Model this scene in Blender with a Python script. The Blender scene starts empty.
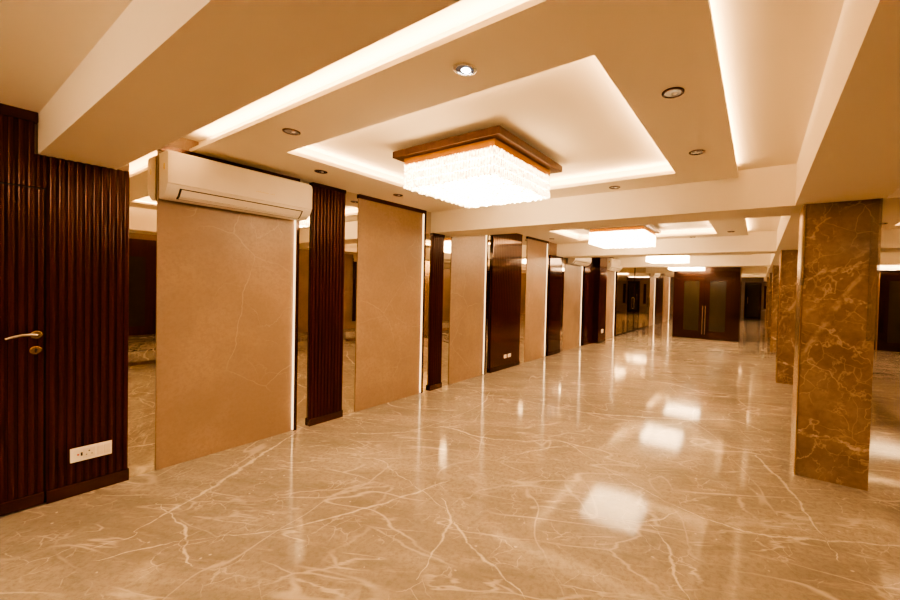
import bpy, bmesh, math, random
from mathutils import Matrix, Vector
random.seed(7)
scn = bpy.context.scene
COL = scn.collection
PI = math.pi

# ------------------------------------------------------------------ helpers
def link(name, bm, mat, parent=None, smooth=None):
    me = bpy.data.meshes.new(name)
    bmesh.ops.recalc_face_normals(bm, faces=bm.faces)
    bm.to_mesh(me); bm.free()
    for m in (mat if isinstance(mat, (list, tuple)) else [mat]):
        me.materials.append(m)
    if smooth is not None:
        me.polygons.foreach_set('use_smooth', [True] * len(me.polygons))
        me.set_sharp_from_angle(angle=math.radians(smooth))
    o = bpy.data.objects.new(name, me); COL.objects.link(o)
    if parent is not None: o.parent = parent
    return o

def tag(o, label, cat, group=None):
    o['label'] = label; o['category'] = cat
    if group: o['group'] = group
    return o

def thing(name, label, cat, loc=(0, 0, 0), group=None):
    o = bpy.data.objects.new(name, None); COL.objects.link(o)
    o.location = loc; o.empty_display_size = .1
    return tag(o, label, cat, group)

def struct(name, bm, mat, parent=None, smooth=None):
    o = link(name, bm, mat, parent, smooth); o['kind'] = 'structure'
    return o

def box(bm, x0, x1, y0, y1, z0, z1, bev=0, mi=0):
    r = bmesh.ops.create_cube(bm, size=1)
    vs = r['verts']
    for v in vs:
        v.co = Vector(((x0 + x1) / 2 + v.co.x * (x1 - x0), (y0 + y1) / 2 + v.co.y * (y1 - y0), (z0 + z1) / 2 + v.co.z * (z1 - z0)))
    fs = list({f for v in vs for f in v.link_faces})
    for f in fs: f.material_index = mi
    if bev:
        es = list({e for v in vs for e in v.link_edges})
        bmesh.ops.bevel(bm, geom=es, offset=bev, segments=2, affect='EDGES', profile=.5)

def bx(*a, **k):
    bm = bmesh.new(); box(bm, *a, **k); return bm

def prism(bm, pts, axis, a0, a1):
    """extrude a closed 2-D outline along an axis; pts in the two other axes (in x,y,z order)"""
    def P(p, a):
        return {0: (a, p[0], p[1]), 1: (p[0], a, p[1]), 2: (p[0], p[1], a)}[axis]
    A = [bm.verts.new(P(p, a0)) for p in pts]; B = [bm.verts.new(P(p, a1)) for p in pts]
    n = len(pts)
    bm.faces.new(A); bm.faces.new(B[::-1])
    for i in range(n):
        bm.faces.new((A[i], A[(i + 1) % n], B[(i + 1) % n], B[i]))

def lathe(bm, prof, c, axis=2, seg=28):
    rings = []
    for r, h in prof:
        ring = []
        for i in range(seg):
            a = 2 * PI * i / seg; u, w = r * math.cos(a), r * math.sin(a)
            p = {2: (u, w, h), 0: (h, u, w), 1: (u, h, w)}[axis]
            ring.append(bm.verts.new(Vector(c) + Vector(p)))
        rings.append(ring)
    for a, b in zip(rings, rings[1:]):
        for i in range(seg):
            bm.faces.new((a[i], a[(i + 1) % seg], b[(i + 1) % seg], b[i]))
    bm.faces.new(rings[0][::-1]); bm.faces.new(rings[-1])

def tube(bm, pts, r, seg=12):
    pts = [Vector(p) for p in pts]; rings = []
    for i, p in enumerate(pts):
        d = (pts[min(i + 1, len(pts) - 1)] - pts[max(i - 1, 0)]).normalized()
        u = d.cross(Vector((0, 0, 1)))
        if u.length < .1: u = d.cross(Vector((1, 0, 0)))
        u.normalize(); w = d.cross(u)
        rr = r[i] if isinstance(r, (list, tuple)) else r
        rings.append([bm.verts.new(p + rr * (math.cos(2 * PI * k / seg) * u + math.sin(2 * PI * k / seg) * w)) for k in range(seg)])
    for a, b in zip(rings, rings[1:]):
        for k in range(seg):
            bm.faces.new((a[k], a[(k + 1) % seg], b[(k + 1) % seg], b[k]))
    bm.faces.new(rings[0][::-1]); bm.faces.new(rings[-1])

def copy_tree(o, parent=None):
    c = o.copy(); COL.objects.link(c)
    if parent is not None: c.parent = parent
    for ch in list(o.children): copy_tree(ch, c)
    return c

# ------------------------------------------------------------------ materials
class N:
    def __init__(s, name):
        s.m = bpy.data.materials.new(name); s.m.use_nodes = True
        s.t = s.m.node_tree; s.b = s.t.nodes['Principled BSDF']
        s.co = s.t.nodes.new('ShaderNodeTexCoord').outputs['Object']
    def n(s, typ, **k):
        x = s.t.nodes.new('ShaderNode' + typ)
        for a, v in k.items(): setattr(x, a, v)
        return x
    def l(s, a, b): s.t.links.new(a, b)
    def setin(s, sock, v):
        if hasattr(v, 'is_output'): s.l(v, sock)
        else: sock.default_value = v
    def mapping(s, scale=(1, 1, 1), rot=(0, 0, 0), loc=(0, 0, 0), src=None):
        x = s.n('Mapping'); x.inputs['Scale'].default_value = scale; x.inputs['Rotation'].default_value = rot; x.inputs['Location'].default_value = loc
        s.l(src or s.co, x.inputs[0]); return x.outputs[0]
    def along(s, deg, k):
        x = s.n('Mapping', vector_type='TEXTURE'); x.inputs['Rotation'].default_value = (0, 0, math.radians(deg)); x.inputs['Scale'].default_value = (k, 1, 1)
        s.l(s.co, x.inputs[0]); return x.outputs[0]
    def noise(s, vec, scale, detail=4, rough=.5, dist=0, out='Fac'):
        x = s.n('TexNoise'); s.l(vec, x.inputs['Vector'])
        x.inputs['Scale'].default_value = scale; x.inputs['Detail'].default_value = detail
        x.inputs['Roughness'].default_value = rough; x.inputs['Distortion'].default_value = dist
        return x.outputs[out]
    def math(s, op, a, b=0.0, c=None, clamp=False):
        x = s.n('Math', operation=op, use_clamp=clamp)
        s.setin(x.inputs[0], a); s.setin(x.inputs[1], b)
        if c is not None: s.setin(x.inputs[2], c)
        return x.outputs[0]
    def ramp(s, f, lo, hi, a=0., b=1.):
        x = s.n('MapRange', interpolation_type='SMOOTHSTEP'); s.l(f, x.inputs[0])
        x.inputs[1].default_value = lo; x.inputs[2].default_value = hi; x.inputs[3].default_value = a; x.inputs[4].default_value = b
        return x.outputs[0]
    def mix(s, f, a, b):
        x = s.n('Mix', data_type='RGBA'); s.setin(x.inputs[0], f)
        for i, v in ((6, a), (7, b)):
            if isinstance(v, tuple): x.inputs[i].default_value = v + (1,)
            else: s.l(v, x.inputs[i])
        return x.outputs[2]
    def warp(s, vec, scale, amt, detail=3):
        nz = s.noise(vec, scale, detail, out='Color')
        sub = s.n('VectorMath', operation='SUBTRACT'); s.l(nz, sub.inputs[0]); sub.inputs[1].default_value = (.5, .5, .5)
        sc = s.n('VectorMath', operation='SCALE'); s.l(sub.outputs[0], sc.inputs[0]); sc.inputs['Scale'].default_value = amt
        ad = s.n('VectorMath', operation='ADD'); s.l(vec, ad.inputs[0]); s.l(sc.outputs[0], ad.inputs[1])
        return ad.outputs[0]
    def crack(s, vec, scale, width, rnd=1.0):
        x = s.n('TexVoronoi', feature='DISTANCE_TO_EDGE'); s.l(vec, x.inputs['Vector'])
        x.inputs['Scale'].default_value = scale; x.inputs['Randomness'].default_value = rnd
        return s.ramp(x.outputs['Distance'], 0.0, width, 1., 0.)
    def ridge(s, vec, scale, width, detail=2, dist=0):
        f = s.noise(vec, scale, detail, .5, dist)
        return s.ramp(s.math('ABSOLUTE', s.math('SUBTRACT', f, .5)), 0, width, 1., 0.)
    def set(s, col=None, rough=None, metal=None, **k):
        if col is not None:
            if isinstance(col, tuple): s.b.inputs['Base Color'].default_value = col + (1,)
            else: s.l(col, s.b.inputs['Base Color'])
        if rough is not None: s.setin(s.b.inputs['Roughness'], rough)
        if metal is not None: s.b.inputs['Metallic'].default_value = metal
        for a, v in k.items(): s.setin(s.b.inputs[a.replace('_', ' ')], v)
        return s.m
    def bump(s, h, strength=.2, dist=.01):
        x = s.n('Bump'); x.inputs['Strength'].default_value = strength; x.inputs['Distance'].default_value = dist
        s.l(h, x.inputs['Height']); s.l(x.outputs[0], s.b.inputs['Normal'])

def plain(name, col, rough=.5, metal=0, var=.06, **k):
    m = N(name); f = m.noise(m.co, 6, 3)
    c = m.mix(f, tuple(x * (1 - var) for x in col), tuple(min(1, x * (1 + var)) for x in col))
    return m.set(c, rough, metal, **k)

def emis(name, col, strength, var=0, scale=40, lo=.5):
    m = N(name)
    m.set((.8, .7, .5), .3)
    m.b.inputs['Emission Color'].default_value = col + (1,)
    if var:
        f = m.noise(m.co, scale, 2)
        m.setin(m.b.inputs['Emission Strength'], m.ramp(f, .35, .65, strength * lo, strength))
    else:
        f = m.noise(m.co, 3, 1)
        m.setin(m.b.inputs['Emission Strength'], m.ramp(f, 0, 1, strength * .97, strength * 1.03))
    return m.m

def marble_floor(name, vein=False):
    m = N(name); P = m.co
    D1 = m.along(22, 3.2); D2 = m.along(118, 2.6); D3 = m.along(28, 5.0)
    base = m.mix(m.ramp(m.noise(m.warp(P, .9, .5), .55, 5, .6), .35, .65), (.315, .270, .222), (.235, .200, .164))
    st = m.noise(m.warp(D3, 1.5, .3), 2.2, 7, .68)
    base = m.mix(m.ramp(st, .44, .68, 0, .65), base, (.40, .345, .285))
    st2 = m.noise(m.warp(D1, 2.5, .3), 3.5, 7, .7)
    base = m.mix(m.ramp(st2, .50, .72, 0, .6), base, (.165, .138, .108))
    base = m.mix(m.ramp(m.noise(P, 30, 5, .75), .42, .66, 0, .55), base, (.175, .146, .115))
    hf = m.noise(m.warp(m.along(24, 7.0), 6, .1), 16, 5, .75)
    base = m.mix(m.ramp(hf, .54, .72, 0, .45), base, (.46, .39, .31))
    # veins: ridged noise stretched along two directions, then fine cracks
    k1 = m.ramp(m.noise(P, 1.1, 2), .42, .60)
    v1 = m.math('MULTIPLY', m.ridge(m.warp(D1, 2.2, .16, 5), .8, .005, 3), k1)
    k2 = m.ramp(m.noise(m.mapping(loc=(7, 3, 0)), 1.2, 2), .42, .60)
    v2 = m.math('MULTIPLY', m.ridge(m.warp(D2, 2.6, .14, 5), .8, .0045, 3), k2)
    k3 = m.ramp(m.noise(m.mapping(loc=(2, 8, 0)), 1.9, 2), .42, .62)
    v3 = m.math('MULTIPLY', m.crack(m.warp(D1, 5, .10, 6), 2.6, .016), k3)
    k4 = m.ramp(m.noise(m.mapping(loc=(1, 9, 0)), 3.0, 3), .44, .62)
    v4 = m.math('MULTIPLY', m.ridge(m.warp(D3, 4, .15, 5), 2.6, .010, 5), k4)
    k5 = m.ramp(m.noise(m.mapping(loc=(5, 2, 0)), 4.0, 3), .48, .64)
    v5 = m.math('MULTIPLY', m.crack(m.warp(P, 8, .10, 5), 8.0, .035), k5)
    a_ = m.math('MAXIMUM', m.math('MULTIPLY', v1, .55), m.math('MULTIPLY', v2, .42))
    b_ = m.math('MAXIMUM', m.math('MULTIPLY', v3, .45), m.math('MULTIPLY', v4, .5))
    vv = m.math('MAXIMUM', m.math('MAXIMUM', a_, b_), m.math('MULTIPLY', v5, .4))
    col = m.mix(vv, base, (.66, .56, .45))
    # tiny fossil flecks
    fl = m.n('TexVoronoi', feature='F1'); m.l(m.warp(P, 9, .06), fl.inputs['Vector']); fl.inputs['Scale'].default_value = 13
    flm = m.math('MULTIPLY', m.ramp(fl.outputs['Distance'], .06, .13, 1, 0), m.ramp(m.noise(P, 5, 2), .52, .6))
    col = m.mix(m.math('MULTIPLY', flm, .6), col, (.66, .57, .46))
    if vein:
        uv = m.n('UVMap', uv_map='v').outputs[0]
        sp = m.n('SeparateXYZ'); m.l(uv, sp.inputs[0])
        d = m.math('ABSOLUTE', m.math('SUBTRACT', m.math('MULTIPLY', sp.outputs[1], 2.), 1.))   # 0 centre .. 1 edge
        nz = m.noise(P, 14, 5, .7)
        thr = m.math('MULTIPLY', m.ramp(nz, .3, .7, .2, 1.0), m.ramp(m.noise(P, 2.5, 2), .3, .6, .45, 1.0))
        a = m.ramp(m.math('SUBTRACT', thr, d), -.25, .45)
        a = m.math('MULTIPLY', a, .55)
        col = m.mix(a, col, (.76, .66, .53))
    m.set(col, m.ramp(m.noise(P, 3, 3), .3, .7, .065, .11))
    m.b.inputs['IOR'].default_value = 1.5
    m.b.inputs['Specular IOR Level'].default_value = .15
    return m.m

def stone_panel_mat():
    m = N('beige_stone'); P = m.co
    base = m.mix(m.ramp(m.noise(m.warp(P, 1, .5), 1.3, 5, .6), .35, .68), (.255, .172, .112), (.335, .228, .150))
    base = m.mix(m.ramp(m.noise(P, 34, 5, .75), .38, .68, 0, .5), base, (.225, .152, .095))
    mk = m.ramp(m.noise(m.mapping(loc=(2, 5, 1)), 1.1, 2), .44, .62)
    v1 = m.math('MULTIPLY', m.crack(m.warp(m.mapping((1, .9, 1), (.5, 0, 0), (0, .4, .3)), 2.2, .25, 6), 1.15, .007), mk)
    mk2 = m.ramp(m.noise(m.mapping(loc=(9, 1, 4)), 1.7, 2), .5, .65)
    v2 = m.math('MULTIPLY', m.crack(m.warp(P, 4, .2, 5), 3.0, .010), mk2)
    v = m.math('MAXIMUM', m.math('MULTIPLY', v1, .25), m.math('MULTIPLY', v2, .2))
    c = m.mix(v, base, (.62, .48, .35))
    return m.set(c, m.ramp(m.noise(P, 5, 3), .3, .7, .32, .42))

def column_mat():
    m = N('brown_marble')
    oi = m.n('ObjectInfo'); ad = m.n('VectorMath', operation='ADD'); m.l(m.co, ad.inputs[0]); m.l(oi.outputs['Location'], ad.inputs[1]); P = ad.outputs[0]
    base = m.mix(m.ramp(m.noise(m.warp(P, 1.5, .5), 2.2, 6, .65), .34, .68), (.168, .107, .066), (.275, .187, .120))
    base = m.mix(m.ramp(m.noise(P, 22, 5, .7), .4, .7, 0, .35), base, (.125, .080, .044))
    base = m.mix(m.ramp(m.noise(m.warp(P, 3, .3), 4.2, 4, .6), .60, .74, 0, .7), base, (.42, .30, .19))
    mk = m.ramp(m.noise(m.mapping(loc=(1, 2, 5), src=P), 1.8, 2), .40, .56)
    v1 = m.math('MULTIPLY', m.ridge(m.warp(P, 3.0, .20, 5), 2.2, .008, 4), mk)
    mk2 = m.ramp(m.noise(m.mapping(loc=(4, 8, 1), src=P), 2.6, 2), .42, .58)
    v2 = m.math('MULTIPLY', m.crack(m.warp(P, 7, .10, 5), 5.0, .018), mk2)
    mk3 = m.ramp(m.noise(m.mapping(loc=(6, 3, 2), src=P), 4, 2), .46, .6)
    v3 = m.math('MULTIPLY', m.ridge(m.warp(P, 9, .10, 4), 7, .018, 5), mk3)
    v = m.math('MAXIMUM', m.math('MULTIPLY', v1, .5), m.math('MAXIMUM', m.math('MULTIPLY', v2, .35), m.math('MULTIPLY', v3, .35)))
    # a few long veins that cross the whole face
    sp = m.n('SeparateXYZ'); m.l(m.co, sp.inputs[0])
    wob = m.math('MULTIPLY', m.math('SUBTRACT', m.noise(P, 5, 5, .65), .5), .28)
    brk = m.ramp(m.noise(P, 9, 4, .7), .36, .6)
    for z0, sl, wd, am in ((.36, -.12, .016, .95), (.33, .02, .008, .8), (.98, 1.9, .05, .42), (1.60, .45, .012, .7), (1.52, -.25, .010, .6), (1.95, .9, .012, .6), (.12, .9, .008, .5)):
        d = m.math('SUBTRACT', m.math('ADD', sp.outputs[2], wob), m.math('MULTIPLY_ADD', sp.outputs[0], sl, z0))
        ln = m.math('MULTIPLY', m.ramp(m.math('ABSOLUTE', d), wd * .25, wd * 1.2, am, 0.), brk)
        v = m.math('MAXIMUM', v, ln)
    c = m.mix(v, base, (.62, .46, .30))
    return m.set(c, .14)

def wood_mat(name, a, b, rough=.2, coat=.5):
    m = N(name)
    v = m.mapping((14, 14, .9))
    f = m.noise(m.warp(v, 1.2, .6), 1.5, 5, .6)
    c = m.mix(m.ramp(f, .3, .7), a, b)
    mt = m.set(c, rough)
    mt.node_tree.nodes['Principled BSDF'].inputs['Specular IOR Level'].default_value = .3
    mt.node_tree.nodes['Principled BSDF'].inputs['Specular Tint'].default_value = (1, .55, .35, 1)
    m.b.inputs['Coat Tint'].default_value = (1, .75, .6, 1)
    m.b.inputs['Coat Weight'].default_value = coat; m.b.inputs['Coat Roughness'].default_value = .08
    return mt

MT = {}
MT['floor'] = marble_floor('floor_marble')
MT['floor_vein'] = marble_floor('floor_marble_vein', True)
MT['stone'] = stone_panel_mat()
MT['column'] = column_mat()
MT['wood'] = wood_mat('mahogany', (.027, .0043, .0019), (.040, .0066, .0028), .24, .05)
MT['wood_flat'] = wood_mat('mahogany_flat', (.020, .0036, .0017), (.028, .0052, .0024), .09, .5)
MT['wood_dark'] = wood_mat('dark_mahogany_door', (.011, .0032, .0017), (.017, .0048, .0024), .16, .25)
MT['paint'] = plain('cream_paint', (.90, .82, .68), .7, var=.012)
MT['gap_shade'] = plain('dark_gap', (.006, .003, .002), .8)  # near-black colour standing in for the shade around the flush door
mm = N('bronze_mirror'); mm.set(mm.mix(mm.noise(mm.co, 1.5, 2), (.72, .67, .57), (.75, .70, .59)), .012, 1.0); MT['mirror'] = mm.m
mm = N('dark_bronze_mirror'); mm.set(mm.mix(mm.noise(mm.co, 1.5, 2), (.60, .49, .31), (.64, .52, .33)), .015, 1.0); MT['mirror_dark'] = mm.m
MT['glass_dark'] = plain('smoked_glass', (.022, .016, .008), .10, 0, .2)
MT['chrome'] = plain('brushed_chrome', (.72, .66, .56), .22, 1.0)
MT['brass'] = plain('brass', (.62, .43, .20), .25, 1.0)
MT['gold'] = plain('gold_trim', (.9, .60, .20), .25, 1.0)
MT['plastic'] = plain('white_plastic', (.83, .76, .67), .35, 0, .02)
MT['plastic2'] = plain('ivory_plastic', (.74, .66, .55), .4, 0, .02)
MT['black'] = plain('black_plastic', (.01, .009, .008), .4)
MT['red'] = plain('red_plastic', (.55, .05, .03), .4)
MT['badge'] = plain('gold_badge', (.75, .55, .10), .35)
mm = N('clear_guard'); mm.set(mm.mix(mm.noise(mm.co, 4, 2), (.34, .24, .14), (.38, .27, .16)), .04); mm.b.inputs['Alpha'].default_value = .35; MT['guard'] = mm.m
MT['canopy'] = wood_mat('walnut_canopy', (.034, .015, .007), (.055, .026, .012), .3, .2)
MT['crystal'] = emis('lit_crystal', (1, .73, .45), 14., var=1, scale=30, lo=.12)
MT['crystal_edge'] = emis('lit_crystal_edge', (1, .70, .40), 4.4, var=1, scale=48, lo=.12)
MT['goldglow'] = plain('lit_gold_band', (.34, .15, .016), .42, 0.6)
MT['led'] = emis('led_tape', (1, .70, .36), 1.1)
MT['bulb_on'] = emis('lit_downlight', (.9, .92, 1), 14.)
MT['bulb'] = plain('downlight_lens', (.42, .45, .52), .12, .6, .5)
MT['cans'] = plain('downlight_rim', (.10, .045, .03), .25, .3)

# ------------------------------------------------------------------ camera
f, CX, CY, W, H = 387.337, 510., 295., 900., 600.
R = ((.84127934, .54002052, .02503843), (.03111117, -.00212386, -.99951367), (-.53970471, .84164917, -.01858743))
cam = bpy.data.cameras.new('camera'); co = bpy.data.objects.new('camera', cam); COL.objects.link(co)
right, down, fwd = Vector(R[0]), Vector(R[1]), Vector(R[2])
M3 = Matrix((right, -down, -fwd)).transposed()
co.matrix_world = Matrix.Translation((0, 0, 1.5)) @ M3.to_4x4()
cam.sensor_width = 36; cam.lens = f * 36 / W
cam.shift_x = -(CX - W / 2) / W; cam.shift_y = (CY - H / 2) / W
cam.clip_start = .02; cam.clip_end = 100
scn.camera = co

# ------------------------------------------------------------------ constants
PIT = 4.08
XW = -3.945                      # face of the left wall
XR = 3.6                        # face of the right wall
YB, YF = -3.2, 28.0
ZP, ZS, ZB = 2.54, 2.645, 2.25  # dropped panel, upper ceiling, beam soffit
BX0, BX1 = .235, .79            # long beam over the columns
WARM = (1.0, .62, .30)

def strip(name, c, length, width, rot, power, col=WARM):
    L = bpy.data.lights.new(name, 'AREA'); L.shape = 'RECTANGLE'; L.size = length; L.size_y = width
    L.energy = power; L.color = col
    o = bpy.data.objects.new(name, L); COL.objects.link(o); o.location = c; o.rotation_euler = rot
    return o

# ------------------------------------------------------------------ floor with long pale veins
VEINS = [
 ([(-2.9, 3.0), (-2.705, 3.106), (-2.3, 3.097), (-1.924, 3.249), (-1.57, 3.478), (-1.098, 3.21), (-.75, 3.04), (-.413, 2.9), (-.052, 2.854), (.18, 2.93), (.365, 3.026), (.766, 3.238), (1.3, 3.5)], .035),
 ([(-2.95, 4.6), (-2.749, 4.478), (-2.2, 4.45), (-1.682, 4.494), (-1.2, 4.7), (-.735, 4.936), (-.238, 5.266), (.05, 5.1), (.321, 4.929)], .035),
 ([(.02, 4.3), (.058, 4.166), (.25, 3.666), (.33, 3.3), (.409, 3.001), (.434, 2.842)], .03),
 ([(-3.07, .55), (-3.02, .72), (-3.086, .756), (-3.237, 1.104), (-3.36, 1.32), (-3.509, 1.538), (-3.75, 1.95), (-3.883, 2.161)], .05),
 ([(-3.35, .905), (-3.202, .905), (-2.85, .90), (-2.634, .832), (-2.45, .80)], .024),
 ([(-2.92, .52), (-2.797, .77), (-2.6, 1.0), (-2.392, 1.218), (-2.182, 1.624), (-2.06, 1.95), (-1.966, 2.272)], .028),
 ([(-2.95, 2.05), (-2.680, 2.185), (-2.45, 2.12), (-2.15, 2.06), (-1.792, 1.972), (-1.62, 1.9), (-1.365, 1.766), (-1.15, 1.70), (-.9, 1.62)], .028),
 ([(-1.85, 2.05), (-1.622, 1.882), (-1.5, 1.62), (-1.42, 1.4)], .028),
 ([(-1.5, 3.45), (-1.66, 3.2), (-1.8, 2.95), (-1.82, 2.75)], .02),
 ([(-1.0, 2.35), (-.75, 2.5), (-.55, 2.62), (-.42, 2.85)], .02),
 ([(-.55, 2.6), (-.40, 2.42), (-.33, 2.2), (-.2, 2.0)], .025),
 ([(-3.4, 2.4), (-3.0, 2.75), (-2.9, 3.3), (-2.95, 4.0), (-3.2, 4.5)], .018),
 ([(-2.4, 6.9), (-1.9, 6.6), (-1.2, 6.75), (-.5, 6.4), (.2, 6.6)], .04),
 ([(-3.3, 9.0), (-2.5, 8.4), (-1.7, 8.9), (-.7, 8.6)], .05),
]
def catmull(p, n=10):
    q = [p[0]] + list(p) + [p[-1]]; out = []
    for i in range(1, len(q) - 2):
        for k in range(n):
            t = k / n
            out.append(tuple(.5 * (2 * q[i][j] + (q[i + 1][j] - q[i - 1][j]) * t + (2 * q[i - 1][j] - 5 * q[i][j] + 4 * q[i + 1][j] - q[i + 2][j]) * t * t + (3 * q[i][j] - q[i - 1][j] - 3 * q[i + 1][j] + q[i + 2][j]) * t ** 3) for j in (0, 1)))
    out.append(tuple(p[-1])); return out
bm = bmesh.new(); box(bm, XW - .1, XR + .1, YB - .1, YF + .1, -.12, 0)
uvl = bm.loops.layers.uv.new('v')
rv = random.Random(3)
for vi, (pts, w) in enumerate(VEINS):
    c = catmull(pts); prev = None; z = .0004 + vi * .00002
    n = len(c); ph = rv.random() * 6
    for i, p in enumerate(c):
        a, b = c[max(i - 1, 0)], c[min(i + 1, n - 1)]
        d = Vector((b[0] - a[0], b[1] - a[1])); d.normalize(); nn = Vector((-d.y, d.x))
        t = i / (n - 1); ww = w * (.55 + .45 * math.sin(t * 7 + ph)) * min(1, t * 6 + .05, (1 - t) * 6 + .05) * .62 + .003
        off = nn * (.006 * math.sin(i * .9 + ph) + rv.uniform(-.006, .006))
        q = Vector(p) + off
        A = bm.verts.new((*(q - nn * ww), z)); B = bm.verts.new((*(q + nn * ww), z))
        if prev:
            fc = bm.faces.new((prev[0], A, B, prev[1])); fc.material_index = 1
            for lp in fc.loops: lp[uvl].uv = (t, 0 if lp.vert in (prev[0], A) else 1)
        prev = (A, B)
# veins lie flat: make sure their faces look up
fl = struct('floor', bm, [MT['floor'], MT['floor_vein']])
for p in fl.data.polygons:
    if p.material_index == 1 and p.normal.z < 0: p.flip()

# ------------------------------------------------------------------ shell
struct('wall_left', bx(XW - .12, XW, YB, YF, 0, ZS), MT['stone'])
struct('wall_right', bx(XR, XR + .12, YB, YF, 0, ZS), MT['stone'])
struct('wall_back', bx(XW - .12, XR + .12, YB - .12, YB, 0, ZS), MT['stone'])
struct('wall_front', bx(XW - .12, XR + .12, YF, YF + .12, 0, ZS), MT['stone'])
struct('ceiling', bx(XW - .12, XR + .12, YB - .12, YF + .12, ZS, ZS + .1), MT['paint'])

# dropped ceiling panels with light trays
def panel(x0, x1, y0, y1, hole, lips=False):
    bm = bmesh.new(); t = .028
    hx0, hx1, hy0, hy1 = hole
    box(bm, x0, hx0, y0, y1, ZP, ZP + t); box(bm, hx1, x1, y0, y1, ZP, ZP + t)
    box(bm, hx0, hx1, y0, hy0, ZP, ZP + t); box(bm, hx0, hx1, hy1, y1, ZP, ZP + t)
    g = .062; w = .02; zt = ZS
    box(bm, hx0 - g - w, hx0 - g, hy0 - g - w, hy1 + g + w, ZP + t, zt); box(bm, hx1 + g, hx1 + g + w, hy0 - g - w, hy1 + g + w, ZP + t, zt)
    box(bm, hx0 - g, hx1 + g, hy0 - g - w, hy0 - g, ZP + t, zt); box(bm, hx0 - g, hx1 + g, hy1 + g, hy1 + g + w, ZP + t, zt)
    if lips:
        box(bm, x0, x1 - g, y0 + g, y0 + g + w, ZP + t, zt)
        if x1 < BX0: box(bm, x1 - g - w, x1 - g, y0 + g, y1, ZP + t, zt)
        else: box(bm, x0 + g, x0 + g + w, y0 + g, y1, ZP + t, zt)
    return struct('ceiling', bm, MT['paint'])

def tray_lights(hole, P):
    x0, x1, y0, y1 = hole; z = ZP + .034; s = .032
    cx, cy = (x0 + x1) / 2, (y0 + y1) / 2; a = math.radians(155)
    # area lamps shine along local -Z
    strip('tray_strip', (x0 - s, cy, z), .03, y1 - y0 - .06, (0, -a, 0), P * (y1 - y0))
    strip('tray_strip', (x1 + s, cy, z), .03, y1 - y0 - .06, (0, a, 0), P * (y1 - y0))
    strip('tray_strip', (cx, y0 - s, z), x1 - x0 - .06, .03, (a, 0, 0), P * (x1 - x0))
    strip('tray_strip', (cx, y1 + s, z), x1 - x0 - .06, .03, (-a, 0, 0), P * (x1 - x0))

TP = 2.7
for k in range(-1, 6):
    o = PIT * k
    ylip, yb = 1.25 + o, 4.02 + o
    last = k >= 5
    y1 = min(yb, YF)
    if k >= 0:
        b0 = .46 if k == 0 else 4.02 + PIT * (k - 1)
        b1 = .82 if k == 0 else b0 + .50
    # left hall
    hole = (-3.22, -.645, 1.65 + o, 3.65 + o)
    if k == -1:
        panel(XW, BX0, YB, .46, hole); panel(BX1, XR, YB, .46, (1.35, 3.05, 1.65 + o, 3.65 + o))
    else:
        y0 = ylip
        panel(XW, -.183, y0, y1, hole, True)
        struct('ceiling', bx(-.245, BX0, y0 + .1, y1, 2.598, ZS), MT['paint'])
        panel(BX1 + .42, XR, y0, y1, (1.62, 3.22, 1.65 + o, 3.65 + o), True)
        if k <= 5:
            a = math.radians(150)
            P = TP * (1 if k < 4 else .8)
            strip('cove_strip', (-2.0, ylip + .032, ZP + .034), 3.4, .03, (-math.radians(155), 0, 0), P * 3.6)
            strip('cove_strip', (-.183 - .032, (ylip + y1) / 2 - .05, ZP + .034), .03, (y1 - ylip) - .35, (0, math.radians(-155), 0), P * 2.4)
            strip('cove_strip', (2.3, ylip + .032, ZP + .034), 2.2, .03, (-math.radians(155), 0, 0), P * 2.2)
    if k <= 5:
        tray_lights(hole, TP)
        tray_lights((1.62, 3.22, 1.65 + o, 3.65 + o) if k >= 0 else (1.35, 3.05, 1.65 + o, 3.65 + o), TP)
    # cross beam in front of the bay
    if k >= 0:
        zb = 2.28 if k == 0 else ZB
        struct('ceiling_beam', bx(XW, BX0, b0, b1, zb, ZS), MT['paint'])
        struct('ceiling_beam', bx(BX1, XR, b0, b1, zb, ZS), MT['paint'])
struct('ceiling_beam', bx(BX0, BX1, YB, YF, ZB, ZS), MT['paint'])

# ------------------------------------------------------------------ left wall panelling
FXF = -3.905   # fluted face
def flute_profile(y0, y1, pitch, xback, xface, depth):
    n = max(2, round((y1 - y0) / pitch)); p = (y1 - y0) / n
    pts = [(xback, y0)]
    for i in range(n):
        a = y0 + i * p
        g = p * .30
        pts += [(xface - depth, a + (0 if i else 0)), (xface - depth, a + g)]
        w = p - g; r = depth * .8
        for t in range(0, 7):
            th = PI * t / 6
            pts.append((xface - depth * .75 + depth * .75 * math.sin(th) ** .6, a + g + w / 2 - (w / 2) * math.cos(th)))
    pts += [(xface - depth, y1), (xback, y1)]
    # remove duplicates
    out = []
    for q in pts:
        if not out or (abs(q[0] - out[-1][0]) + abs(q[1] - out[-1][1])) > 1e-5: out.append(q)
    return out

def fluted_board(parent, y0, y1, z0, z1, pitch=.038, depth=.014, xface=FXF, name='fluted_board', mat=None):
    bm = bmesh.new(); prism(bm, flute_profile(y0, y1, pitch, XW + .005, xface, depth), 2, z0, z1)
    return link(name, bm, mat or MT['wood'], parent)

def fluted_panel(label, y0, y1, ztop, pitch=.038, depth=.014, mat=None, group='dark fluted wood panels'):
    t = thing('fluted_cladding', label, 'wall panel', (0, 0, 0), group)
    fluted_board(t, y0, y1, .075, ztop - .03, pitch, depth, mat=mat)
    link('plinth', bx(XW + .005, FXF + .008, y0 - .004, y1 + .004, 0, .078, bev=.003), MT['wood_flat'], t)
    link('top_rail', bx(XW + .005, FXF + .002, y0 - .002, y1 + .002, ztop - .035, ztop), MT['wood_flat'], t)
    return t

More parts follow.
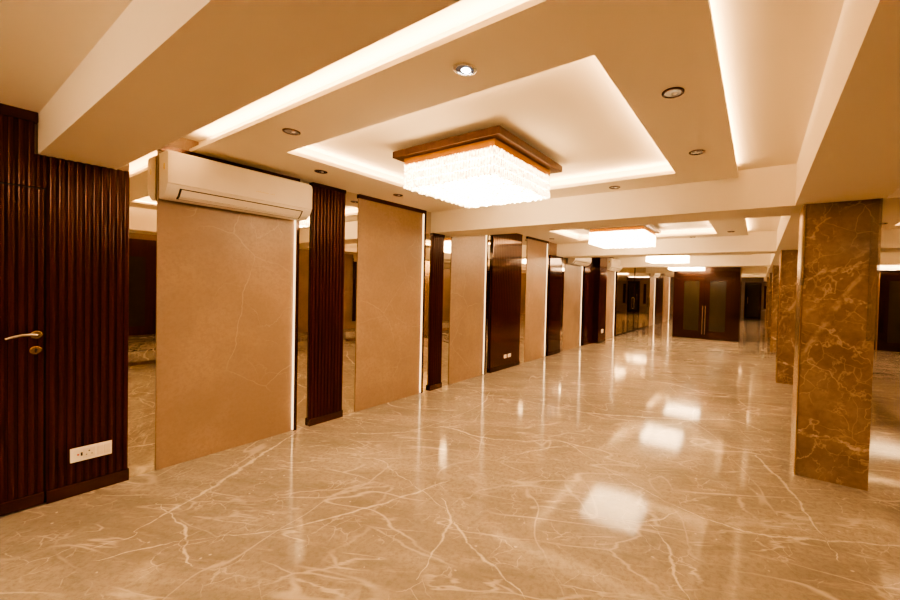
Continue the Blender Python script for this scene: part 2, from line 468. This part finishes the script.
SXF = -3.93
GLOW = .45
def stone_panel(label, y0, y1, ztop=ZP, left_glow=True):
    """slab, LED tape on the frame's inner side, dark frame on the right side and the top"""
    t = thing('stone_cladding', label, 'wall panel', (0, 0, 0), 'beige stone wall panels')
    link('stone_slab', bx(XW, SXF, y0, y1 - .02, 0, ztop - .045, bev=.002), MT['stone'], t)
    bm = bmesh.new()
    box(bm, XW, SXF + .018, y1 + .0, y1 + .03, 0, ztop)
    box(bm, XW, SXF + .018, y0, y1, ztop - .045, ztop)
    link('frame', bm, MT['wood_flat'], t)
    link('led_tape', bx(SXF - .012, SXF + .008, y1 - .008, y1, .01, ztop - .05), MT['led'], t)
    strip('led_glow', (SXF + .006, y1 - .010, ztop / 2), .006, ztop - .2, (math.radians(-90), 0, 0), GLOW)
    return t

def mirror(label, y0, y1, ztop=ZP, mat='mirror', z0=0):
    o = link('mirror_strip', bx(XW, XW + .006, y0, y1, z0, ztop), MT[mat])
    return tag(o, label, 'mirror', 'bronze mirror strips between the wall panels')

# near fluted wall with the flush door
t = thing('fluted_wall_panel', 'wide dark fluted wood wall cladding around the flush door at left', 'wall panel')
fluted_board(t, .494, .888, .085, 2.28, .0394, .015)
fluted_board(t, -1.2102, .4446, 2.07, 2.475, .0394, .015)
fluted_board(t, .4446, .494, 2.07, 2.28, .0247, .015)
link('cornice', bx(XW, FXF + .012, -1.2, .457, 2.475, ZP, bev=.003), MT['wood_flat'], t)
link('plinth', bx(XW, FXF + .012, .494, .892, 0, .088, bev=.004), MT['wood_flat'], t)
link('shadow_gap', bx(XW, XW + .012, -.55, .494, 0, 2.07), MT['gap_shade'], t)  # dark sheet behind the leaf; the gap's shade is put into its colour
d = fluted_board(None, -.501, .484, .09, 2.058, .0394, .015, name='door_1'); d['kind'] = 'structure'
link('door_plinth', bx(XW + .012, FXF + .012, -.5, .484, .012, .09, bev=.004), MT['wood_flat'], d)
# lever handle: rose, neck and a curved lever
bm = bmesh.new(); lathe(bm, [(.026, 0), (.026, .006), (.022, .010)], (FXF, .452, 1.121), axis=0)
rose = link('handle_rose', bm, MT['brass'], d, 40)
bm = bmesh.new()
tube(bm, [(FXF + .008, .452, 1.121), (FXF + .03, .452, 1.121), (FXF + .045, .447, 1.123), (FXF + .05, .425, 1.128), (FXF + .05, .39, 1.128), (FXF + .048, .355, 1.119), (FXF + .046, .325, 1.108)], [.010, .010, .011, .0105, .0095, .0085, .007])
link('door_lever', bm, MT['chrome'], d, 50)
bm = bmesh.new(); lathe(bm, [(.026, 0), (.026, .005), (.022, .009)], (FXF, .449, 1.022), axis=0)
esc = link('lock_escutcheon', bm, MT['brass'], d, 40)
bm = bmesh.new(); lathe(bm, [(.007, .009), (.007, .0105)], (FXF, .449, 1.027), axis=0, seg=14); box(bm, FXF + .009, FXF + .0105, .446, .452, 1.008, 1.024)
link('keyhole', bm, MT['black'], esc)
struct('wall_left_near', bx(XW, XW + .03, YB, -1.22, 0, ZP), MT['stone'])

mirror('mirror strip just right of the near fluted cladding, left of the nearest air conditioner', .892, 1.05)
stone_panel('widest near beige stone panel below the nearest wall air conditioner', 1.05, 2.112)
mirror('mirror strip left of the first separate ten-rib fluted panel', 2.142, 2.268)
fluted_panel('ten-rib dark fluted panel between the two nearest beige stone panels', 2.27, 2.65, ZP)
mirror('mirror strip right of the ten-rib fluted panel', 2.654, 2.83)
stone_panel('beige stone panel right of the ten-rib fluted panel, with dark frame to the ceiling', 2.832, 3.872)
mirror('mirror strip before the narrow fluted panel at the cross beam', 3.902, 4.03, ZP)
fluted_panel('narrowest dark fluted panel, six ribs, under the end of the first full cross beam', 4.033, 4.272, ZB, pitch=.04)
mirror('mirror strip right of the narrowest fluted panel', 4.276, 4.458, ZB)
stone_panel('beige stone panel left of the wide dark panel with two small sockets', 4.46, 5.345)
mirror('mirror strip left of the wide dark panel with two small sockets', 5.375, 5.503)
fluted_panel('wide glossy dark wood panel with two small white sockets near its foot', 5.507, 6.487, ZP, pitch=.055, depth=.0015, mat=MT['wood_flat'])
mirror('mirror strip right of the wide dark panel with two small sockets', 6.491, 6.722)
stone_panel('beige stone panel right of the wide dark panel with two small sockets', 6.725, 7.61)
mirror('thin mirror strip left of the glossy dark panel before the second air conditioner', 7.64, 7.712)
fluted_panel('glossy dark wood panel left of the stone panel under the second air conditioner', 7.716, 8.34, ZB, pitch=.055, depth=.0015, mat=MT['wood_flat'])
mirror('mirror strip left of the stone panel under the second air conditioner', 8.344, 8.53)
stone_panel('beige stone panel under the second air conditioner from the camera', 8.54, 9.63)
mirror('mirror strip right of the stone panel under the second air conditioner', 9.66, 9.776)
t = fluted_panel('dark wood panel beside the boxed-out wood pilaster with a socket', 9.78, 10.45, ZP, pitch=.055, depth=.0015, mat=MT['wood_flat'])
# pilaster box
t = thing('wood_pilaster', 'boxed-out dark glossy wood pilaster with a white socket near its foot', 'pilaster')
fx = XW + .20
bm = bmesh.new(); prism(bm, flute_profile(10.46, 11.07, .06, XW + .003, fx, .0015), 2, .08, ZP); link('pilaster_shaft', bm, MT['wood_flat'], t)
link('plinth', bx(XW + .003, fx + .008, 10.457, 11.073, 0, .08, bev=.003), MT['wood_flat'], t)
mirror('mirror strip right of the boxed-out wood pilaster', 11.075, 11.40)
stone_panel('beige stone panel under the third air conditioner, before the mirrored doors', 11.406, 12.42)

# mirrored doors along the wall
def mirrored_door(label, y0, y1):
    t = thing('mirrored_door', label, 'mirrored door', (0, 0, 0), 'large mirrored doors past the last stone panel')
    link('mirror_leaf', bx(XW, XW + .058, y0, y1, .06, 2.5), MT['mirror_dark'], t)
    bm = bmesh.new()
    box(bm, XW, XW + .065, y0 - .02, y0, 0, 2.52); box(bm, XW, XW + .065, y1, y1 + .02, 0, 2.52); box(bm, XW, XW + .065, y0, y1, 0, .06); box(bm, XW, XW + .065, y0, y1, 2.5, 2.52)
    link('edge_frame', bm, MT['wood_flat'], t)
    bm = bmesh.new(); ym = y1 - .12
    tube(bm, [(XW + .06, ym, 1.25), (XW + .1, ym, 1.25), (XW + .1, ym, .85), (XW + .06, ym, .85)], .012, 10)
    link('pull_handle', bm, MT['chrome'], t)
mirrored_door('nearer tall bronze mirrored door on the left wall past the last stone panel', 12.50, 14.58)
mirrored_door('farther tall bronze mirrored door on the left wall, by the far stone panel', 14.66, 16.98)
stone_panel('far beige stone panel beyond the mirrored doors', 17.05, 18.2)
fluted_panel('far dark wood panel right of the stone panel beyond the mirrored doors', 18.4, 19.9, ZP, pitch=.1, depth=.0015, mat=MT['wood_flat'])
stone_panel('farthest beige stone panel, seen left of the double door', 20.3, 21.6)
mirror('mirror strip beside the farthest stone panel left of the double door', 21.65, 24.0)

# ------------------------------------------------------------------ sockets
def socket_plate(label, y0, y1, z0, z1, x=FXF, kind='wide'):
    t = thing('socket_plate', label, 'electrical socket', (0, 0, 0), 'white socket plates')
    link('cover_plate', bx(x, x + .010, y0, y1, z0, z1, bev=.003), MT['plastic'], t)
    w = y1 - y0; h = z1 - z0; zc = (z0 + z1) / 2
    if kind == 'wide':
        link('socket_module', bx(x + .010, x + .013, y0 + w * .30, y0 + w * .58, z0 + .016, z1 - .016, bev=.001), MT['plastic2'], t)
        for a in (.64, .80):
            link('rocker_switch', bx(x + .010, x + .0145, y0 + w * a, y0 + w * (a + .145), z0 + .016, z1 - .016, bev=.0015), MT['plastic2'], t)
        bm = bmesh.new(); yc = y0 + w * .44
        for dy, dz, r in ((0, .014, .0045), (-.013, -.009, .0035), (.013, -.009, .0035)):
            lathe(bm, [(r, .013), (r, .0142)], (x, yc + dy, zc + dz), axis=0, seg=12)
        link('socket_hole', bm, MT['black'], t)
        bm = bmesh.new(); lathe(bm, [(.0055, .010), (.0055, .0135)], (x, y0 + w * .18, zc), axis=0, seg=14); link('indicator_lamp', bm, MT['red'], t)
        bm = bmesh.new(); box(bm, x + .010, x + .013, y0 + w * .24, y0 + w * .285, zc - .012, zc + .012); link('data_port', bm, MT['black'], t)
    else:
        link('rocker_switch', bx(x + .010, x + .0145, y0 + w * .58, y0 + w * .85, z0 + .02, z1 - .02, bev=.001), MT['plastic2'], t)
        bm = bmesh.new()
        for dy, dz, r in ((0, .012, .004), (-.010, -.008, .003), (.010, -.008, .003)):
            lathe(bm, [(r, .010), (r, .0112)], (x, y0 + w * .33 + dy, zc + dz), axis=0, seg=10)
        link('socket_hole', bm, MT['black'], t)
    return t
socket_plate('wide white socket and switch plate low on the near fluted cladding, right of the door', .598, .80, .232, .328)
socket_plate('left of the two small white sockets on the wide dark panel', 5.93, 6.01, .20, .265, kind='small')
socket_plate('right of the two small white sockets on the wide dark panel', 6.06, 6.16, .20, .265, kind='small')
socket_plate('small white socket on the boxed-out wood pilaster', 10.70, 10.86, .27, .38, x=fx, kind='small')

# ------------------------------------------------------------------ air conditioners
def air_con(label, y0, z0=2.115):
    L = 1.12; AS = .87
    t = thing('air_conditioner', label, 'air conditioner', (SXF + .031, y0, z0), 'wall-mounted split air conditioners')
    H = .350
    prof = [(0, 0), (.10, .003), (.150, .028), (.203, .082), (.209, .100), (.222, .104), (.222, .316), (.214, .337), (.190, H), (0, H)]
    bm = bmesh.new(); rings = []
    for y, s in ((0, .965), (.010, .99), (.025, 1.0), (L - .10, 1.0), (L - .05, .985), (L - .015, .93), (L, .82)):
        zc = H * .55
        rings.append([bm.verts.new((px * s * AS if px else 0, y, zc + (pz - zc) * (1 - (1 - s) * .55))) for px, pz in prof])
    n = len(prof)
    for a, b in zip(rings, rings[1:]):
        for i in range(n): bm.faces.new((a[i], a[(i + 1) % n], b[(i + 1) % n], b[i]))
    bm.faces.new(rings[0]); bm.faces.new(rings[-1][::-1])
    link('casing', bm, MT['plastic'], t, 28)
    link('mounting_plate', bx(-.030, .002, .12, .95, .03, .34), MT['plastic2'], t)
    # louver flap on the sloping underside with a dark slot around it
    def quad(bm, p0, p1, ya, yb, th):
        (xa, za), (xb, zb) = p0, p1
        xa *= AS; xb *= AS; dx, dz = xb - xa, zb - za; l = math.hypot(dx, dz); nx, nz = dz / l * th, -dx / l * th
        prism(bm, [(xa, za), (xb, zb), (xb + nx, zb + nz), (xa + nx, za + nz)], 1, ya, yb)
    bm = bmesh.new(); quad(bm, (.108, .0065), (.150, .0275), .075, L - .10, .0035); quad(bm, (.151, .0288), (.198, .0770), .075, L - .10, .0035)
    link('air_outlet', bm, MT['black'], t)
    bm = bmesh.new(); quad(bm, (.115, .0105), (.150, .0275), .088, L - .113, .0065); quad(bm, (.151, .0288), (.1925, .0715), .088, L - .113, .0065)
    link('louver_flap', bm, MT['plastic'], t)
    # small gold brand mark
    bm = bmesh.new(); yy = .60
    for i in range(12):
        w = .009; hh = .010 if i % 3 else .0075
        if i != 8:
            box(bm, .2215 * AS, .2235 * AS, yy, yy + w * .22, .165, .165 + hh); box(bm, .2215 * AS, .2235 * AS, yy, yy + w * .8, .165 + (hh * .5 if i % 2 else hh - .002), .167 + (hh * .5 if i % 2 else hh - .002))
        yy += .013
    link('brand_mark', bm, MT['badge'], t)
    bm = bmesh.new(); lathe(bm, [(.016, 0), (.016, .002)], (.11, -.002, .235), axis=1, seg=20)
    for v in bm.verts: v.co.z = .235 + (v.co.z - .235) * 1.6
    link('side_sticker', bm, MT['badge'], t)
    return t
ac = air_con('nearest white wall air conditioner above the widest near stone panel', 1.05)
for y0, lab in ((8.62, 'second white wall air conditioner, left of the boxed-out wood pilaster'), (11.36, 'third white wall air conditioner, just before the mirrored doors'), (17.1, 'farthest white wall air conditioner, beyond the mirrored doors')):
    c = copy_tree(ac); c.location.y = y0; c['label'] = lab

# ------------------------------------------------------------------ columns
def column(label, yf, first=False):
    x0, x1, dp = .30, .765, .46
    t = thing('marble_column', label, 'column', (x0, yf, 0), 'brown marble columns')
    w = x1 - x0
    link('column_shaft', bx(.008, w - .008, .008, dp - .008, 0, ZB), MT['column'], t)
    bm = bmesh.new(); box(bm, -.004, .008, .004, dp - .004, 0, ZB)
    link('edge_trim', bm, MT['brass'], t)
    if first:
        bm = bmesh.new(); box(bm, w - .055, w + .006, -.002, .008, 1.16, ZB); box(bm, w - .008, w + .006, .008, .05, 1.16, ZB)
        link('corner_guard', bm, MT['guard'], t)
        bm = bmesh.new(); box(bm, -.010, .012, -.002, .008, 1.58, ZB); box(bm, -.012, -.004, .008, .06, 1.58, ZB)
        link('corner_guard', bm, MT['guard'], t)
    return t
column('nearest and largest brown marble column at right', 4.0, True)
column('second brown marble column, partly behind the nearest one', 7.98)
column('third brown marble column in the row', 12.1)
column('fourth brown marble column in the row, before the far corridor', 16.2)
column('fifth brown marble column, farthest in the row', 20.3)

# ------------------------------------------------------------------ chandeliers
def rod(bm, x, y, z0, z1, r):
    v = []
    for z, rr in ((z1, r * .8), (z0 + .008, r), (z0, r * .3)):
        v.append([bm.verts.new((x + rr * math.cos(a), y + rr * math.sin(a), z)) for a in (.4, .4 + PI / 2, .4 + PI, .4 + 1.5 * PI)])
    for a, b in zip(v, v[1:]):
        for i in range(4): bm.faces.new((a[i], a[(i + 1) % 4], b[(i + 1) % 4], b[i]))
    bm.faces.new(v[-1])
def strand(bm, x, y, z0, z1, r=.0125):
    n = 3; h = (z1 - z0) / n
    for i in range(n):
        rod(bm, x, y, z0 + i * h + .002, z0 + (i + 1) * h - .003, r)
CH = .22
def chandelier_base(label, loc, detail):
    t = thing('crystal_chandelier', label, 'chandelier', loc, 'square crystal ceiling chandeliers')
    hx, hy = .452, .425     # origin: centre of crystal bottom
    link('canopy', bx(-hx - .09, hx + .08, -hy - .06, hy + .10, CH + .03, CH + .085, bev=.004), MT['canopy'], t)
    link('suspension_block', bx(-.3, .3, -.3, .3, CH + .085, ZS - loc[2]), MT['paint'], t)
    bm = bmesh.new()
    for a in ((-hx - .005, hx + .005, -hy - .005, -hy + .004), (-hx - .005, hx + .005, hy - .004, hy + .005), (-hx - .005, -hx + .004, -hy, hy), (hx - .004, hx + .005, -hy, hy)):
        box(bm, *a, CH - .028, CH + .03)
    link('gold_band', bm, MT['goldglow'], t)
    px = [-hx + 2 * hx * i / 33 for i in range(34)]; py = [-hy + 2 * hy * i / 30 for i in range(31)]
    near = [(x, -hy) for x in px]; left = [(-hx, y) for y in py[1:]]; rgt = [(hx, y) for y in py[1:]]; far = [(x, hy) for x in px[1:-1]]
    if detail:
        for x, y in near + rgt + left:
            bm = bmesh.new(); strand(bm, x, y, random.choice((-.008, 0)), CH - .02 + random.uniform(-.004, .004))
            link('crystal_strand', bm, MT['crystal_edge'], t)
        rest = far
    else:
        rest = near + rgt + left + far
    bm = bmesh.new()
    for x, y in rest: strand(bm, x, y, random.choice((-.008, 0)), CH - .02)
    for i in range(1, 17):
        for j in range(1, 15):
            x = -hx + 2 * hx * i / 17; y = -hy + 2 * hy * j / 15
            rod(bm, x, y, .004 + .004 * ((i + j) % 2), CH, .02)
    o = link('crystal_curtain', bm, MT['crystal'], t); o['kind'] = 'stuff'
    return t
chandelier_base('nearest and largest square crystal chandelier under a wooden canopy', (-2.05, 2.665, 2.30), True)
c2 = chandelier_base('second crystal chandelier from the camera, in the tray past the first cross beam', (-2.05, 6.85, 2.30), False)
def more(lab, loc):
    c = copy_tree(c2); c.location = loc; c['label'] = lab; return c
more('third crystal chandelier in the left row, right of the second', (-2.05, 10.90, 2.28))
more('farthest crystal chandelier in the left row, hanging just before the double door', (-1.9, 13.1, 2.19))
more('unseen crystal chandelier added behind the camera to light the near bay', (-2.05, 2.665 - PIT, 2.30))  # out of view, added so the near ceiling gets light
rc = more('crystal chandelier seen right of the nearest column, before the dark doors', (2.65, 12.9, 2.18))
for ch in rc.children:
    if ch.name.startswith('crystal_curtain'):
        ch.data = ch.data.copy(); ch.data.materials[0] = MT['crystal_edge']
more('crystal chandelier added beyond the double door to light the far hall and its mirror view', (-2.05, 18.2, 2.28))  # added light source for the dim hall behind the double door
more('crystal chandelier added towards the corridor end to brighten it', (-2.05, 22.4, 2.28))  # another added light source, brightens the far corridor

# ------------------------------------------------------------------ downlights
def downlight(label, x, y, lit=False):
    t = thing('downlight', label, 'downlight', (x, y, ZP), 'recessed round downlights')
    bm = bmesh.new(); seg = 32
    prof = [(.056, 0), (.056, -.004), (.050, -.007), (.043, -.006), (.041, 0)]
    rings = [[bm.verts.new((r * math.cos(2 * PI * i / seg), r * math.sin(2 * PI * i / seg), z)) for i in range(seg)] for r, z in prof]
    for a, b in zip(rings, rings[1:]):
        for i in range(seg): bm.faces.new((a[i], a[(i + 1) % seg], b[(i + 1) % seg], b[i]))
    link('trim_ring', bm, MT['chrome'] if lit else MT['cans'], t, 60)
    bm = bmesh.new(); lathe(bm, [(.042, 0), (.042, -.003), (.030, -.002), (.012, -.0035)], (0, 0, 0), seg=24)
    link('lens', bm, MT['bulb'], t, 40)
    if lit:
        bm = bmesh.new(); lathe(bm, [(.022, -.003), (.020, -.006)], (0, .008, 0), seg=20); link('bulb', bm, MT['bulb_on'], t)
    else:
        bm = bmesh.new(); lathe(bm, [(.013, -.003), (.010, -.0055)], (.006, .01, 0), seg=16); link('bulb', bm, MT['plastic'], t)
    return t
for lab, x, y, lit in (
 ('lit downlight directly in front of the nearest chandelier', -1.214, 1.444, True),
 ('large unlit downlight right of the near light tray', -.408, 2.163, False),
 ('downlight between the cove slot and the near left corner of the first tray', -2.745, 1.437, False),
 ('downlight above the ten-rib fluted panel', -3.469, 2.091, False),
 ('downlight right of the first tray, nearer the cross beam', -.416, 3.165, False),
 ('downlight behind the far right corner of the first tray, at the beam', -1.254, 3.86, False),
 ('downlight above the framed stone panel left of the chandelier', -3.542, 3.072, False),
 ('downlight right of the second light tray', -.422, 7.496, False),
 ('downlight at the far edge of the second tray', -1.075, 7.98, False),
 ('downlight over the right aisle, just right of the nearest column top', 1.442, 7.45, False),
 ('downlight left of the second tray above the fourth stone panel', -3.646, 7.235, False)):
    downlight(lab, x, y, lit)

# ------------------------------------------------------------------ double door block
yd = 13.9
t0 = bx(-2.40, -.48, yd, yd + 1.0, 0, 2.37)
blk = struct('wall_door_block', t0, MT['wood_dark'])
struct('ceiling_beam', bx(-2.5, -.3, yd + .05, yd + 1.0, 2.37, ZS), MT['paint'])
dr = struct('door_2', (lambda bm: (box(bm, -2.30, -2.22, yd - .03, yd, 0, 2.10), box(bm, -.70, -.60, yd - .03, yd, 0, 2.10), box(bm, -2.22, -.70, yd - .03, yd, 2.02, 2.10), bm)[-1])(bmesh.new()), MT['wood_dark'])
for x0, x1, hx in ((-2.215, -1.462, -1.50), (-1.456, -.705, -1.42)):
    bm = bmesh.new(); g0, g1 = x0 + .15, x1 - .15
    box(bm, x0, g0, yd - .045, yd - .005, .01, 2.015); box(bm, g1, x1, yd - .045, yd - .005, .01, 2.015)
    box(bm, g0, g1, yd - .045, yd - .005, .01, .27); box(bm, g0, g1, yd - .045, yd - .005, 1.88, 2.015)
    lf = link('door_leaf', bm, MT['wood_dark'], dr)
    link('glass_pane', bx(g0, g1, yd - .03, yd - .015, .27, 1.88), MT['glass_dark'], lf)
    bm = bmesh.new()
    tube(bm, [(hx, yd - .10, .16), (hx, yd - .10, 1.08)], .017, 12); tube(bm, [(hx, yd - .04, .3), (hx, yd - .1, .3)], .01, 8); tube(bm, [(hx, yd - .04, .95), (hx, yd - .1, .95)], .01, 8)
    link('pull_handle', bm, MT['chrome'], lf)

# cross wall right of the columns with dark doors
struct('wall_cross', bx(1.2, XR, 14.7, 14.85, 0, ZS), MT['stone'])
dr = struct('door_3', (lambda bm: (box(bm, 1.9, 3.6, 14.64, 14.7, 2.18, 2.28), box(bm, 1.9, 1.98, 14.64, 14.7, 0, 2.18), box(bm, 3.52, 3.6, 14.64, 14.7, 0, 2.18), bm)[-1])(bmesh.new()), MT['wood_dark'])
for x0, x1 in ((1.985, 2.80), (2.83, 3.515)):
    bm = bmesh.new(); box(bm, x0, x1, 14.645, 14.695, .01, 2.17); lf = link('door_leaf', bm, MT['wood_dark'], dr)
    link('glass_pane', bx(x0 + .2, x1 - .15, 14.64, 14.645, .25, 1.95), MT['glass_dark'], lf)
link('astragal', bx(2.803, 2.827, 14.625, 14.645, 0, 2.17), MT['brass'], dr)

# end of the far corridor
dr = struct('door_4', bx(-.72, .15, YF - .06, YF, 0, 2.2), MT['wood_flat'])
link('glass_pane', bx(-.6, .03, YF - .068, YF - .06, .1, 2.1), MT['glass_dark'], dr)
bm = bmesh.new(); tube(bm, [(-.55, YF - .12, .9), (-.55, YF - .12, 1.3)], .02, 8); tube(bm, [(-.55, YF - .06, 1.0), (-.55, YF - .12, 1.0)], .012, 8); link('pull_handle', bm, MT['chrome'], dr)
for x0, lab in ((-1.15, 'dark upright wall panel left of the corridor end door'), (.28, 'dark upright wall panel right of the corridor end door')):
    t = thing('end_panel', lab, 'wall panel'); link('board', bx(x0, x0 + .18, YF - .055, YF - .004, .62, 2.0), MT['wood'], t)
    link('lower_cabinet', bx(x0 - .12, x0 + .35, YF - .3, YF - .004, .0, .5, bev=.01), MT['stone'], t)

# ------------------------------------------------------------------ right side of the hall (seen in the mirrors)
def platform(label, y0, y1):
    t = thing('stone_step', label, 'step', (0, 0, 0), None)
    link('toe_kick', bx(1.10, XR - .06, y0 + .05, y1 - .05, 0, .075), MT['column'], t)
    link('tread_slab', bx(1.02, XR - .06, y0, y1, .075, .25, bev=.006), MT['floor'], t)
platform('low pale stone step before the near right-hand doors, seen in the mirrors', -1.2, 4.2)
t = thing('stone_kerb', 'narrow low stone kerb with dark toe between the columns, seen in the mirrors', 'kerb')
link('toe_kick', bx(1.06, 1.14, 6.2, 11.9, 0, .075), MT['column'], t)
link('kerb_slab', bx(1.02, 1.16, 6.1, 12.0, .075, .25, bev=.006), MT['floor'], t)
def wall_door(n, y0, y1, z0=.25):
    bm = bmesh.new(); x = XR
    box(bm, x - .05, x, y0 - .1, y1 + .1, 2.12, 2.36); box(bm, x - .05, x, y0 - .1, y0, z0, 2.12); box(bm, x - .05, x, y1, y1 + .1, z0, 2.12)
    d = struct(n, bm, MT['wood'])
    m = (y0 + y1) / 2
    for a, b in ((y0, m - .005), (m + .005, y1)):
        lf = link('door_leaf', bx(x - .04, x, a, b, z0, 2.12), MT['wood'], d)
        link('glass_pane', bx(x - .046, x - .04, a + .14, b - .14, z0 + .2, 1.98), MT['glass_dark'], lf)
wall_door('door_5', .2, 3.0); wall_door('door_6', 8.2, 9.9)
t = tag(link('wall_mirror', bx(XR - .02, XR, 10.1, 11.5, .25, 2.3), MT['mirror_dark']), 'dark bronze mirror on the right-hand wall between two doors', 'mirror')

# ------------------------------------------------------------------ world and colour
w = bpy.data.worlds.new('world'); scn.world = w; w.use_nodes = True
w.node_tree.nodes['Background'].inputs[0].default_value = (1, .7, .4, 1); w.node_tree.nodes['Background'].inputs[1].default_value = .02
scn.view_settings.view_transform = 'AgX'; scn.view_settings.look = 'AgX - Medium High Contrast'
scn.view_settings.exposure = 1.25
try:
    scn.cycles.max_bounces = 10; scn.cycles.diffuse_bounces = 5; scn.cycles.glossy_bounces = 6
    scn.cycles.sample_clamp_indirect = 6; scn.cycles.caustics_reflective = False; scn.cycles.caustics_refractive = False
except Exception: pass
